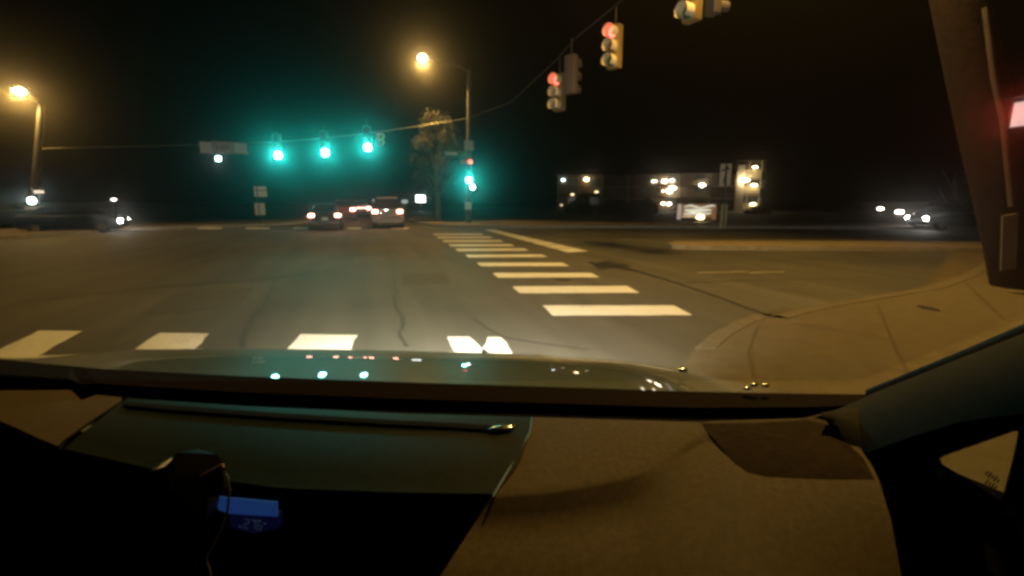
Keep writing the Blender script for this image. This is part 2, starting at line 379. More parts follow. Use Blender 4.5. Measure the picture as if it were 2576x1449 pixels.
MB().ball(ll, .17, (1.1, .8, .6)).build('lens', glow('corner_glow', (1, .62, .22), 40), hd, True)
lamp('SPOT', 'lamp_light', lumc - Vector((0, 0, .2)), P_CORNER_LAMP, SODIUM, t, lumc + Vector((-2.6, -1.6, -9)), 2.7, .4, .45)

# ------------------------------------------------------------------ traffic signals
LENS_OFF = {'red': mat('lens_red_off', (.12, .02, .02), .2), 'amber': mat('lens_amber_off', (.14, .08, .02), .2), 'green': mat('lens_green_off', (.02, .08, .06), .2)}
LENS_ON = {'red': glow('lens_red_on', (1, .12, .08), 5), 'green': glow('lens_green_on', (.30, 1, .94), 60), 'white': glow('lens_white_on', (.75, 1, .95), 40), 'hand': glow('lens_hand_on', (1, .25, .15), 30)}
_sig = {}
def sig_mesh(key, fn):
    if key not in _sig: _sig[key] = fn()
    return _sig[key]
def visor_mesh(m):
    b = MB(); n = 14; outer = []; inner = []
    def rng(y, r, cut): return [(r * math.cos(math.radians(-60 + cut * 0 + a)), y, r * math.sin(math.radians(-60 + a))) for a in [k * 300 / n for k in range(n + 1)]]
    a0 = [[(r * math.cos(th), y, r * math.sin(th)) for th in [math.radians(-50 + k * 280 / n) for k in range(n + 1)]] for r, y in ((.165, 0), (.165, -.24))]
    b.loft(a0, closed=False)
    o = b.mesh('visor', m, True); return o
def signal(name, label, loc, rz, lit, s=1.0, housing=YELLOW, vis=None, group=None, order=('red', 'amber', 'green'), power=0, hang=.5):
    t = thing(name, label, 'traffic signal', loc, rz, group)
    H = .36 * s; tot = H * len(order)
    MB().box((0, .1 * s, 0), (.36 * s, .22 * s, tot), bev=.03 * s).build('housing', housing, t, True)
    MB().tube([(0, .1 * s, tot / 2), (0, .1 * s, tot / 2 + hang)], .025, 6).build('hanger', DARKSTEEL, t)
    for k, c in enumerate(order):
        z = tot / 2 - H * (k + .5)
        on = c == lit or (lit == 'white' and c == 'green')
        mt = LENS_ON['white' if lit == 'white' else c] if on else LENS_OFF[c]
        link('lens', sig_mesh(('lens', mt.name, s), lambda: MB().ball((0, 0, 0), .145 * s, (1, .3, 1)).mesh('lens', mt, True)), t, (0, -.01 * s, z))
        v = link('visor', sig_mesh(('visor', (vis or housing).name), lambda: visor_mesh(vis or housing)), t, (0, -.01 * s, z)); v.scale = (s, s, s)
    if power:
        lw = Vector(loc) + Matrix.Rotation(rz, 3, 'Z') @ Vector((0, -.28 * s, tot / 2 - H * (len(order) - .5)))
        lamp('SPOT', 'signal_light', lw, power, TEAL, t, EYE + Vector((0, 0, .6)), .42, 1.0, .06)
    return t
def wire(name, label, pts, r=.018, m=None):
    b = MB(); b.tube(pts, r, 5); o = b.build(name, m or mat('wire_steel', (.30, .28, .22), .5, metal=.2)); return tag(o, label, 'wire', 'span wires over the junction')
def face_cam(p): v = EYE - Vector(p); return math.atan2(v.x, -v.y)     # rz that turns local -Y to the camera
dl = d_l; dr = d_r
wl = P(92, 374, d_l)
wr = P(1176, 298, d_r - .2)
wire('span_wire', 'steel span wire from the left street lamp to the right one, carrying the green signals', [P(92, 374, d_l), P(300, 369, 25), P(520, 364, 25.5), P(700, 357, 25.7), P(820, 347, 25.8), P(930, 335, 25.9), P(1050, 318, 26), wr], .022)
nearw = P(1990, -160, 7.6)
wire('span_wire', 'steel span wire rising towards the near corner with the red signals', [wr, P(1285, 258, 19)] + [P(x, y, d) + Vector((0, 0, .54 * s_ + .43)) for x, y, d, s_ in ((1402, 232, 14.2, 1), (1441, 190, 13.6, 1), (1541, 117, 12.3, 1), (1736, -18, 9.6, 1), (1806, -22, 9.0, .8))] + [cp_base + cp_dir * 7.4], .008, mat('wire_dark', (.10, .09, .08), .6))
gs = [((700, 391), 25.6, 'green traffic signal under the wire, first of the row beside the pinkish road sign'), ((818, 384), 25.7, 'green traffic signal in the middle of the three over the road'), ((925, 371), 25.8, 'green traffic signal nearest the yellow signal on the wire')]
for (x, y), d, lb in gs:
    p = P(x, y, d); s = 1.3
    p = p + Vector((0, 0, .36 * s))
    signal('traffic_signal', lb, p, face_cam(p), 'green', s, BLACK, BLACK, 'signals showing green over the road', power=P_GREEN, hang=.35)
p = P(549, 399, 25.5)
signal('traffic_signal', 'small white glowing signal lamp under the pinkish road sign', p, face_cam(p), 'white', .8, BLACK, BLACK, None, ('green',), hang=.3)
p = P(957, 351, 26.3)
signal('traffic_signal', 'pale yellow signal head facing aside beside the third green signal', p, face_cam(p) + .5, None, .9, mat('pale_yellow', (.75, .68, .42), .5), None, None, ('amber', 'amber'), hang=.3)
# signals of the cross street on the other wire, facing left
for (x, y), d, lb, lit, rz0, s in [((1402, 232), 14.2, 'traffic signal with a faint red lamp hanging on the wire, next to the dark one', 'red', -.75, 1.0),
        ((1441, 190), 13.6, 'unlit dark traffic signal hanging behind the faintly red one', None, 2.6, 1.0),
        ((1541, 117), 12.3, 'yellow traffic signal with red lamp, largest on the wire', 'red', -.62, 1.0),
        ((1736, -18), 9.6, 'yellow traffic signal cut off by the top of the view', 'red', -.7, 1.0),
        ((1806, -22), 9.0, 'dark narrow signal back cut off by the top of the view', None, 2.2, .8)]:
    p = P(x, y, d)
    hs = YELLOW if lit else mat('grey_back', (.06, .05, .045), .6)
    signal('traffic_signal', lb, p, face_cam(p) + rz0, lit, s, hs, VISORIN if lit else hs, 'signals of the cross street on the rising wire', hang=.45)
# signs hanging on the wire
def panel_sign(name, label, px0, py0, px1, py1, d, m, cat='sign', thick=.02, back=None, group=None):
    c = P((px0 + px1) / 2, (py0 + py1) / 2, d); rz = face_cam(c)
    t = thing(name, label, cat, c, rz, group)
    wv, hv = (px1 - px0) * pxm(d), (py1 - py0) * pxm(d)
    MB().box((0, 0, 0), (wv, thick, hv), bev=.004).build('panel', m, t)
    return t, wv, hv
t, wv, hv = panel_sign('road_sign', 'white square road sign hanging on the wire, left of the pinkish one', 505, 357, 533, 385, 25.4, WHITE)
MB().tube([(0, .03, hv / 2 - .1), (0, .03, hv / 2 + .18)], .015, 6).build('hanger', DARKSTEEL, t)
t, wv, hv = panel_sign('road_sign', 'long pinkish road sign hanging on the wire beside a white square one', 540, 357, 617, 386, 25.4, PINKSIGN)
MB().box((wv * .30, -.014, 0), (wv * .34, .006, hv * .86)).build('plate', mat('pale_plate', (.60, .52, .46), .5), t)
for k in range(4): MB().box((-wv * .36 + k * wv * .1, -.014, -hv * .05), (wv * .05, .006, hv * .3)).build('letter', mat('dim_letter', (.26, .12, .09), .6), t)
for sx in (-.35, .35): MB().tube([(wv * sx, .03, hv / 2 - .1), (wv * sx, .03, hv / 2 + .15)], .015, 6).build('hanger', DARKSTEEL, t)
# fittings on the right lamp pole
t, wv, hv = panel_sign('pole_sign', 'pale square sign on the street lamp pole beside the tree', 1168, 354, 1191, 378, d_r - .25, mat('pale_greenish', (.42, .46, .38), .5))
t, wv, hv = panel_sign('street_name_sign', 'narrow street name sign reaching left from the lamp pole', 1118, 380, 1176, 393, d_r - .3, GREENSIGN)
MB().box((-wv * .2, -.014, 0), (wv * .5, .006, hv * .55)).build('lettering', WHITE, t)
p = P(1180, 453, d_r - .5)
signal('traffic_signal', 'green traffic signal mounted low on the street lamp pole', p + Vector((0, 0, .36)), face_cam(p), 'green', 1.0, BLACK, BLACK, None, power=P_GREEN * .8, hang=.1)
p = P(1189, 471, d_r - .45)
signal('traffic_signal', 'small white walk signal just under the low green one', p, face_cam(p), 'white', .75, BLACK, BLACK, None, ('green',), hang=.05)
t, wv, hv = panel_sign('pedestrian_signal', 'small white and red pedestrian signal over the low green light', 1158, 402, 1178, 413, d_r - .4, mat('pale_box', (.5, .47, .44), .5), 'pedestrian signal')
MB().ball((wv * .75, -.02, 0), .12, (1, .3, 1)).build('lens', LENS_ON['red'], t)
t, wv, hv = panel_sign('push_button_sign', 'little white sign low on the street lamp pole', 1169, 508, 1186, 527, d_r - .3, WHITE)
# left pole fittings
p = P(80, 505, d_l - .4)
signal('traffic_signal', 'whitish green signal low on the left street lamp pole', p, face_cam(p), 'white', .9, BLACK, BLACK, None, ('green',), hang=.1)
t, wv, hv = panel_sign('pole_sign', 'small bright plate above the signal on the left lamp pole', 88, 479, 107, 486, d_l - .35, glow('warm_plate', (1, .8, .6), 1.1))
t, wv, hv = panel_sign('pole_sign', 'pinkish plate under the signal on the left lamp pole', 69, 518, 104, 527, d_l - .35, mat('pink_plate', (.7, .52, .46), .5))
# red hand on the corner pole
p = P(2581, 285, d_c - .75)
t = thing('pedestrian_signal', 'glaring pedestrian signal box on the timber corner pole', 'pedestrian signal', p, face_cam(p) - .5)
MB().box((0, .08, 0), (.34, .16, .40), bev=.02).build('housing', BLACK, t)
MB().box((0, -.008, 0), (.26, .012, .30), bev=.003).build('lens', glow('walk_face', (1, .86, .80), .55), t)
MB().box((0, -.09, .19), (.36, .2, .012)).build('visor', BLACK, t)
lamp('POINT', 'signal_light', P(2560, 285, d_c - 1.0), 6, (1, .06, .03), t, radius=.05)

# median signs on the left
t = thing('median_sign', 'two white signs stacked on one post in the left median', 'road sign', G(655, 566), face_cam(G(655, 566)))
d = (t.location - EYE).dot(FWD)
q = [P(655, 482, d), P(654, 526, d)]
a, b_ = local(t, q); k = pxm(d)
MB().tube([(0, .04, 0), (0, .04, a.z + .3)], .03, 6).build('post', DARKSTEEL, t)
MB().box(a, (28 * k, .02, 26 * k), bev=.004).build('upper_panel', mat('grey_white', (.50, .50, .47), .5, var=.1, scale=5), t)
MB().box(a + Vector((0, -.014, .08)), (26 * k, .006, 2.5 * k)).build('stripe', DARKSTEEL, t)
MB().box(b_, (23 * k, .02, 30 * k), bev=.004).build('lower_panel', mat('grey_white', (.5, .5, .47)), t)

# arrow sign on the right
base = G(1819, 578); d = (base - EYE).dot(FWD); k = pxm(d)
t = thing('arrow_sign', 'white sign with black arrow on a post in front of the lit building', 'road sign', base, face_cam(base))
a, b_ = local(t, [P(1825, 440, d), P(1820, 545, d)])
MB().tube([(0, .05, 0), (a.x, .05, a.z + .45)], .035, 8).build('post', DARKSTEEL, t)
MB().box(a, (26 * k, .02, 54 * k), bev=.004).build('panel', mat('sign_cream', (.62, .52, .40), .5), t)
ar = MB(); ar.box(a + Vector((-.02, -.014, -.12)), (.07, .006, .62), Matrix.Rotation(.18, 3, 'Y'))
ar.prism([a + Vector((-.12, -.012, .24)), a + Vector((.2, -.012, .22)), a + Vector((.06, -.012, .42))], (0, -.005, 0))
ar.box(a + Vector((-.12, -.014, .22)), (.16, .006, .08))
ar.build('arrow', MATTE, t)
MB().box(b_ + Vector((0, 0, 0)), (15 * k, .03, 62 * k), bev=.01).build('reflector_sleeve', mat('yellow_sleeve', (.42, .36, .18), .6, var=.2, scale=5), t)

# ------------------------------------------------------------------ tree
def tree(name, label, base, d, crown, trunk_r, leafcol, nleaf, seed, top_px, bot_px):
    rnd = random.Random(seed)
    t = thing(name, label, 'tree', base)
    k = pxm(d)
    zt = P(crown[0], top_px, d).z; zb = P(crown[0], bot_px, d).z
    tr = MB(); tr.tube([(0, 0, 0), (.03, .02, zb * .6), (-.05, 0, zb + .4), (.0, .05, (zb + zt) / 2)], [trunk_r, trunk_r * .85, trunk_r * .7, trunk_r * .3], 10)
    for j in range(9):
        a = j * 2.4; z0 = zb * .8 + j * .22
        tr.tube([(0, 0, z0), (math.cos(a) * .5, math.sin(a) * .5, z0 + .6), (math.cos(a) * .95, math.sin(a) * .95, z0 + 1.4)], [.07, .045, .015], 6)
    tr.build('trunk', BARK, t, True)
    cb = bmesh.new(); hw = crown[1] * k
    clumps = []
    for j in range(46):
        zz = rnd.random(); rad = hw * (math.sin(math.pi * min(1, (zz * .86 + .14))) ** .7) * (1 - .25 * zz)
        a = rnd.random() * 6.28; rr = rad * math.sqrt(rnd.random())
        clumps.append((Vector((rr * math.cos(a), rr * math.sin(a), zb + (zt - zb) * zz)), .30 + .25 * rnd.random()))
    for j in range(nleaf):
        c, r = rnd.choice(clumps)
        p = c + Vector((rnd.gauss(0, 1), rnd.gauss(0, 1), rnd.gauss(0, 1))) * r * .55
        u = Vector((rnd.gauss(0, 1), rnd.gauss(0, 1), rnd.gauss(0, 1))).normalized(); v = u.orthogonal().normalized()
        s = .05 + .035 * rnd.random()
        cb.faces.new([cb.verts.new(p + u * s), cb.verts.new(p + v * s * .5), cb.verts.new(p - u * s), cb.verts.new(p - v * s * .5)])
    me = bpy.data.meshes.new('crown'); cb.to_mesh(me); cb.free(); me.materials.append(leafcol); link('crown', me, t)
    return t
LEAF = mat('autumn_leaf', (.040, .038, .030), .8, var=.35, scale=1.5)
tb = G(1102, 561); tb.z = .13
tree('street_tree', 'upright leafy tree just left of the tall street lamp pole', tb, (tb - EYE).dot(FWD), (1104, 66), .2, LEAF, 16000, 3, 303, 490)
tb = P(2395, 590, 26); tb.z = 0
tree('street_tree', 'dim bare looking tree beyond the cross street near the corner pole', tb, 26, (2395, 60), .2, mat('dark_leaf', (.07, .05, .035), .9, var=.3), 2200, 5, 455, 540)

# ------------------------------------------------------------------ motel building
def building(name, label, x0, x1, d, storeys, ytop, seed, lit):
    """a long galleried block facing the camera; lit = list of (px, py, size, kind) lamps"""
    c = P((x0 + x1) / 2, 508, d); c.z = 0; rz = face_cam(c)
    t = thing(name, label, 'building', c, rz); k = pxm(d); W = (x1 - x0) * k
    zt = P((x0 + x1) / 2, ytop, d).z; sh = zt / storeys
    MB().box((0, 4.0, zt / 2), (W, 7, zt)).build('wall', WALLP, t)
    rf = MB(); rf.prism([(-W / 2 - .5, -1.6, zt), (-W / 2 - .5, 8, zt), (-W / 2 - .5, 3.2, zt + .9)], (W + 1, 0, 0)); rf.build('roof', ROOFM, t)
    for s in range(1, storeys):
        MB().box((0, -.45, sh * s), (W, 1.9, .18)).build('gallery', mat('slab_paint', (.42, .36, .28), .8), t)
        rl = MB(); rl.box((0, -1.32, sh * s + 1.0), (W, .05, .05))
        n = int(W / .45)
        for i in range(n + 1): rl.box((-W / 2 + i * W / n, -1.32, sh * s + .55), (.025, .025, .9))
        rl.build('railing', DARKSTEEL, t)
    if name == 'stair_tower':
        for s in range(storeys): MB().box((.3, -1.40, sh * s + .62), (W - .7, .08, 1.0)).build('parapet', mat('parapet_paint', (.45, .38, .26), .8, var=.1, scale=2), t)
    n = max(2, int(W / 3.4))
    for i in range(n + 1):
        MB().box((-W / 2 + .1 + i * (W - .2) / n, -1.25, zt / 2), (.16, .16, zt - .02)).build('column', mat('column_paint', (.5, .43, .33), .8), t)
    dm = MB().box((0, 0, 0), (.95, .06, 2.05), bev=.01).mesh('door', mat('door_paint', (.16, .09, .05), .6))
    wm = MB().box((0, 0, 0), (1.3, .06, 1.1), bev=.01).mesh('window', mat('window_dark', (.05, .05, .05), .2))
    for s in range(storeys):
        for i in range(n):
            xc = -W / 2 + (i + .5) * W / n
            link('door', dm, t, (xc - .75, .48, sh * s + 1.12)); link('window', wm, t, (xc + .6, .48, sh * s + 1.45))
    for px, py, r, col, st in lit:
        q = local(t, [P(px, py, d)])[0]
        tw = name == 'stair_tower'; q.y = -2.3 if r > .41 else (-1.75 if tw else 0.0)
        f = MB().ball(q, r * (.8 if tw else 1), (1.9 if tw else 1.5, .6, .42 if tw else .8), 10, 6).build('wall_lamp', glow('wl_%s_%d' % (col, st), {'w': (1, .86, .6), 'c': (.75, .95, 1), 'y': (1, .78, .4)}[col], st), t, True)
    return t
building('motel_wing', 'low galleried wing of the motel, farthest left, with two lit lamps', 1402, 1512, 68, 2, 442, 1, [(1417, 453, .16, 'c', 14), (1475, 452, .22, 'y', 30), (1440, 489, .16, 'y', 4), (1500, 484, .2, 'y', 4), (1412, 516, .12, 'y', 2)])
building('motel_block', 'long dim motel block behind the monument sign with scattered lamps', 1518, 1838, 70, 3, 440, 2, [(1646, 456, .3, 'w', 5), (1672, 456, .26, 'w', 26), (1690, 454, .2, 'w', 26), (1692, 472, .34, 'w', 40), (1684, 481, .28, 'w', 30), (1668, 481, .12, 'w', 10), (1764, 468, .3, 'w', 34), (1668, 512, .18, 'w', 16), (1683, 513, .22, 'w', 16), (1676, 540, .16, 'w', 6), (1680, 546, .16, 'w', 6)])
t = building('stair_tower', 'pale lit stair tower of the motel, right of the arrow sign', 1850, 1906, 66, 3, 408, 3, [(1899, 424, .22, 'y', 30), (1873, 455, .42, 'y', 46), (1896, 467, .26, 'y', 40), (1893, 513, .22, 'y', 34)])
q = local(t, [P(1856, 540, 64), P(1866, 415, 64)])
MB().box(((q[0].x + q[1].x) / 2, -1.6, (q[1].z) / 2), (.95, .5, q[1].z)).build('pier', mat('pier_white', (.66, .58, .52), .8), t)

# dark shrubs before the motel
def shrub(x, wpx, ytop, d, seed, label):
    rnd = random.Random(seed); b0 = G(x, 508 + F * H0 / d); t = thing('shrub', label, 'shrub', (b0.x, b0.y, 0), group='dark shrubs before the motel')
    k = pxm(d); hz = P(x, ytop, d).z; b = bmesh.new()
    for j in range(900):
        a = rnd.random() * 6.28; r = math.sqrt(rnd.random()) * wpx * k / 2; z = hz * rnd.random() * math.sqrt(max(.02, 1 - (r / (wpx * k / 2)) ** 2)) * rnd.uniform(.75, 1.1)
        p = Vector((r * math.cos(a), r * math.sin(a), z)); u = Vector((rnd.gauss(0, 1), rnd.gauss(0, 1), rnd.gauss(0, 1))).normalized(); v = u.orthogonal().normalized(); s_ = rnd.uniform(.10, .22)
        b.faces.new([b.verts.new(p + u * s_), b.verts.new(p + v * s_ * .6), b.verts.new(p - u * s_), b.verts.new(p - v * s_ * .6)])
    me = bpy.data.meshes.new('foliage'); b.to_mesh(me); b.free(); me.materials.append(mat('dark_foliage', (.03, .035, .018), .9, var=.4, scale=2)); link('foliage', me, t)
    MB().tube([(0, 0, 0), (0, 0, hz * .6)], [.08, .03], 6).build('stem', BARK, t)
shrub(1455, 70, 492, 52, 1, 'broad dark shrub before the low motel wing')
shrub(1545, 90, 500, 54, 2, 'dark shrub between the low motel wing and the long block')
shrub(1625, 60, 496, 50, 3, 'dark shrub just left of the small lamps over the monument sign')
shrub(1905, 60, 520, 50, 4, 'dark shrub right of the stair tower foot')
# monument sign
base = P(1752, 556, 31); base.z = 0; k = pxm(31)
t = thing('monument_sign', 'low lit monument sign with white swoosh shapes before the motel', 'sign', base, face_cam(base))
a = local(t, [P(1752, 533, 31)])[0]
MB().box(a, (92 * k, .5, 38 * k), bev=.06).build('cabinet', glow('sign_face', (.85, .42, .16), .16), t, True)
MB().box((a.x, 0, a.z / 2 - .35), (72 * k, .35, a.z), bev=.03).build('plinth', CONCRETE, t)
MB().box(a + Vector((-.44 * 92 * k, -.26, 0)), (9 * k, .06, 38 * k)).build('side_strip', glow('strip', (.8, .62, .55), .35), t)
SW = glow('swoosh', (.95, .93, .75), .75)
def stroke(pts, r, m=SW, name='swoosh'):
    MB().tube([a + Vector((x * k, -.27, z * k)) for x, z in pts], [r * k * .5] + [r * k] * (len(pts) - 2) + [r * k * .4], 6).build(name, m, t, True)
stroke([(-30, 12), (-15, 16), (0, 12), (10, 10)], 2.2); stroke([(8, 10), (22, 13), (36, 16), (42, 14)], 2.0)
stroke([(-28, 4), (-10, 3), (10, 4), (34, 5)], 4.2); stroke([(-30, -5), (-8, -4), (12, -5), (34, -3)], 3.0)
stroke([(-34, -12), (-16, -11), (2, -12)], 2.2, glow('swoosh_warm', (1, .7, .4), .6))
MB().ball(a + Vector((10 * k, -.3, -13 * k)), 7 * k, (1.3, .5, .6)).build('flood_lamp', glow('flood', (1, .75, .35), 16), t, True)

# lit signs down the road
for x, y, wpx, hpx, st, lb in ((1058, 500, 23, 17, 5, 'bright white square sign box left of the tree trunk'), (1018, 507, 15, 9, .35, 'dim pale sign box over the white van'), (945, 504, 14, 6, .4, 'dim small sign box left of the white van roof')):
    c = P(x, y, 62); t = thing('sign_box', lb, 'sign', (c.x, c.y, 0), face_cam(c), 'lit sign boxes down the road'); k = pxm(62)
    MB().box((0, 0, c.z), (wpx * k, .35, hpx * k), bev=.03).build('face', glow('boxface%d' % x, (.92, 1, .95), st), t)
    MB().tube([(0, .0, 0), (0, 0, c.z - hpx * k / 2)], .12, 8).build('post', DARKSTEEL, t)

# ------------------------------------------------------------------ vehicles
def ringpts(y, hw, z0, zb, hw2, zt):
    """section of a car body at y: sill, belt and top"""
    return [(-hw * .92, y, z0), (-hw, y, z0 + .18), (-hw, y, zb - .12), (-hw * .97, y, zb), (-hw2, y, zt - .05), (-hw2 * .86, y, zt), (hw2 * .86, y, zt), (hw2, y, zt - .05), (hw * .97, y, zb), (hw, y, zb - .12), (hw, y, z0 + .18), (hw * .92, y, z0)]
def vehicle(name, label, cat, loc, rz, paint, kind='car', tail=None, head=None, tail_st=12, head_st=60, plate=True, sc=1.0, bar=False, lamp_z=None, group='cars on the road ahead'):
    t = thing(name, label, cat, loc, rz, group); t.scale = (sc, sc, sc)
    hw = .88; L = 2.2
    if kind == 'car':
        body = [(-2.2, .62, .42, .78, .5, .86), (-2.1, .84, .28, .86, .66, .98), (-1.6, .88, .24, .90, .74, 1.0), (1.1, .88, .24, .88, .74, .95), (1.9, .84, .26, .74, .66, .80), (2.2, .62, .40, .62, .5, .68)]
        cab = [(-1.75, .70, 1.0), (-1.15, .60, 1.38), (.0, .60, 1.43), (.35, .60, 1.40), (1.15, .70, .95)]
    else:
        body = [(-2.3, .78, .46, .95, .74, 1.02), (-2.22, .90, .34, 1.0, .80, 1.08), (1.2, .92, .30, 1.0, .80, 1.08), (1.5, .90, .30, .92, .76, 1.0), (2.1, .86, .32, .84, .70, .92), (2.4, .66, .42, .7, .5, .78)]
        cab = [(-2.22, .80, 1.08), (-2.02, .70, 1.62), (-.5, .72, 1.72), (.4, .70, 1.68), (1.35, .74, 1.06)]
    MB().loft([ringpts(*r) for r in body], True, True).build('body', paint, t, True)
    zb = [r[2] for r in cab]
    base = cab[0][2] - .02
    MB().loft([[(-w - .0, y, base), (-w, y, max(z - .12, base + .005)), (-w * .85, y, max(z, base + .01)), (w * .85, y, max(z, base + .01)), (w, y, max(z - .12, base + .005)), (w, y, base)] for y, w, z in cab], True, True).build('cabin', GLASSD, t, True)
    roofz = [(y, w * .88, z) for y, w, z in cab[1:-1]]
    MB().loft([[(-w, y, z - .035), (-w * .9, y, z + .012), (w * .9, y, z + .012), (w, y, z - .035)] for y, w, z in roofz], True, True).build('roof', paint, t, True)
    whm = sig_mesh('wheel', lambda: MB().tube([(-.1, 0, 0), (.1, 0, 0)], .31, 18).mesh('wheel', RUBBER, True))
    rim = sig_mesh('rim', lambda: MB().tube([(-.108, 0, 0), (.108, 0, 0)], .19, 12).mesh('rim', CHROME, True))
    for sx in (-1, 1):
        for y in (-1.35, 1.35):
            wv = link('wheel', whm, t, (sx * .78, y, .31)); link('rim', rim, wv)
    lz = lamp_z or (.80 if kind == 'car' else .92)
    yb = -2.16 if kind == 'car' else -2.27
    if tail:
        for sx in (-1, 1):
            MB().box((sx * .66, yb, lz), (.26, .10, .13), bev=.02).build('taillight', tail, t)
    else:
        for sx in (-1, 1): MB().box((sx * .66, yb, lz), (.26, .10, .13), bev=.02).build('taillight', mat('tail_off', (.12, .01, .01), .3), t)
    if bar: MB().box((0, yb - .01, lz + .02), (1.05, .08, .06), bev=.01).build('light_bar', bar, t)
    for sx in (-1, 1):
        MB().ball((sx * .62, 2.08 if kind == 'car' else 2.24, .62 if kind == 'car' else .74), .13, (1.1, .6, .7), 10, 6).build('headlight', head or mat('head_off', (.3, .3, .3), .1), t, True)
    if plate: MB().box((0, yb - .05, .62 if kind == 'car' else .72), (.32, .02, .16), bev=.004).build('number_plate', mat('plate_white', (.6, .58, .5), .4), t)
    MB().box((0, yb - .03, .42), (1.55, .14, .2), bev=.05).build('bumper', paint if kind != 'car' else mat('bumper_dark', (.02, .022, .022), .35), t)
    return t
TAILG = glow('tail_glow', (1, .34, .24), 45)
TAILR = glow('tail_red', (1, .07, .04), 5)
HEADG = glow('head_glow', (1, .97, .88), 170)
DK = mat('paint_dark', (.005, .009, .009), .5, coat=.0, spec=.15)
RED = mat('paint_red', (.22, .02, .018), .35, coat=.5)
WHT = mat('paint_white', (.30, .26, .22), .4, coat=.4)
SIL = mat('paint_silver', (.30, .30, .29), .4, coat=.4)
hx = 0.0
p = G(817, 580); vehicle('dark_car', 'dark hatchback with both tail lamps lit, nearest on the road ahead', 'car', (p.x, p.y + 1.9, 0), .02, DK, 'car', TAILG, None, sc=.86)
p = G(982, 574); vehicle('white_van', 'white high van ahead, right of the dark hatchback', 'van', (p.x, p.y + 2.0, 0), -.05, WHT, 'van', TAILG, None, sc=.9, plate=False)
p = P(866, 548, 33); vehicle('red_car', 'red car half hidden between the dark hatchback and the van', 'car', (p.x, p.y, 0), 0, RED, 'car', TAILG, None, plate=False)
p = P(908, 540, 40); vehicle('silver_car', 'silver car with a long lit bar behind the red one', 'car', (p.x, p.y, 0), 0, SIL, 'car', TAILG, None, bar=glow('bar_glow', (1, .62, .5), 6))
p = P(905, 522, 85); vehicle('oncoming_car', 'far oncoming car with blazing headlights above the silver car', 'car', (p.x, p.y, 0), math.pi, DK, 'car', None, glow('far_head', (1, .97, .9), 160))
p = P(884, 522, 110); vehicle('oncoming_car', 'farthest oncoming car, small lights left of the blazing one', 'car', (p.x, p.y, 0), math.pi, DK, 'car', None, glow('far_head2', (1, .9, .8), 90))
p = P(313, 557, 20.5); vehicle('side_street_car', 'car with bright headlights waiting in the left side street', 'car', (p.x - 1.65, p.y - .2, 0), -math.pi / 2 + .12, DK, 'car', None, HEADG, sc=.8)
p = P(2304, 557, 22); vehicle('side_street_car', 'car with two bright headlights coming down the right side street', 'car', (p.x + 1.66, p.y - .61, 0), math.pi / 2 - .35, DK, 'car', None, HEADG, sc=.85)
p = P(2395, 566, 25); vehicle('parked_suv', 'dark tall car beside the right side street, unlit', 'car', (p.x + 2, p.y + 1, 0), math.pi / 2, mat('paint_blue', (.03, .035, .05), .3, coat=.6), 'van', None, None)
p = P(-22, 585, 21); vehicle('left_edge_car', 'car cut off by the left edge with a red tail lamp', 'car', (p.x, p.y, 0), -.9, DK, 'car', glow('tail_hot', (1, .3, .2), 24), None)

# distant lights on the right: lamps on posts
def post_light(x, y, d, r, st, col, lb, sx=1.6):
    c = P(x, y, d); t = thing('post_light', lb, 'lamp', (c.x, c.y, 0), face_cam(c), 'distant lamps along the streets')
    MB().tube([(0, .1, 0), (0, .1, c.z)], .05, 6).build('post', DARKSTEEL, t)
    MB().box((0, .02, c.z + r * .8), (r * 2.6, r * 2, r * .3)).build('lamp_cover', DARKSTEEL, t)
    MB().ball((0, 0, c.z), r, (sx, .8, .7), 10, 6).build('bulb', glow('pl_%d_%d' % (x, y), col, st), t, True)
for a in ((2215, 525, 50, .2, 14, (1, .8, .6), 'small lamp farthest left of the lights over the right side street'),
          (2263, 533, 45, .22, 20, (1, .85, .7), 'small lamp above and left of the right hand headlights'),
          (2305, 538, 48, .14, 9, (1, .85, .7), 'faint small lamp directly above the right hand headlights'),
          (2490, 535, 30, .13, 8, (1, .8, .65), 'small lamp beside the timber corner pole'),
          (2497, 574, 22, .17, 5, (1, .9, .6), 'low cream lamp left of the plate on the timber pole'),
          (286, 502, 40, .13, 7, (1, .85, .75), 'faint small lamp above the car in the left side street'),
          (1480, 455, 80, .1, 1, (1, .8, .5), 'tiny lamp on the roof edge of the low motel wing'),
          (1598, 498, 90, .1, .3, (1, .7, .4), 'very dim lamp before the long motel block')):
    post_light(*a)
for x, y, d, r, st, col, lb in ((945, 514, 70, .16, 10, (.7, .95, 1), 'bluish lamp over the road left of the white van roof'), (988, 509, 80, .22, 12, (1, .9, .7), 'warm lamp above the white van'), (860, 515, 95, .2, 9, (1, .8, .7), 'small far lamp above the red car')):
    post_light(x, y, d, r, st, col, lb)

# ------------------------------------------------------------------ the car the camera rides in
car = thing('car', 'grey car seen from inside, dark hood ahead, tan dashboard and right pillar', 'car', (0, 0, 0))
rear = [(-160, 898), (0, 904), (260, 928), (604, 946), (1010, 961), (1409, 974), (1748, 985), (2029, 990), (2180, 992)]
sil = [(-160, 892), (0, 899), (150, 893), (260, 884), (340, 878.5), (600, 876.5), (900, 879), (1290, 889), (1560, 906), (1700, 926), (1790, 950), (1900, 968), (2029, 983), (2180, 991)]
cols = [-160 + k * 2340 / 70 for k in range(71)]
rows = []
ts = [0, .08, .16, .25, .35, .47, .6, .75, .9, 1.0, 1.12, 1.3, 1.5, 1.75]
for tt in ts:
    r = []
    for x in cols:
        yr, ys = interp(rear, x), interp(sil, x)
        y = ys + (yr - ys) * (1 - tt) ** 2
        s = 1.0 + .5 * tt
        pt = P(x, y, s)
        if tt > 1.0: pt.z -= .5 * (tt - 1) ** 2
        r.append(pt)
    rows.append(r)
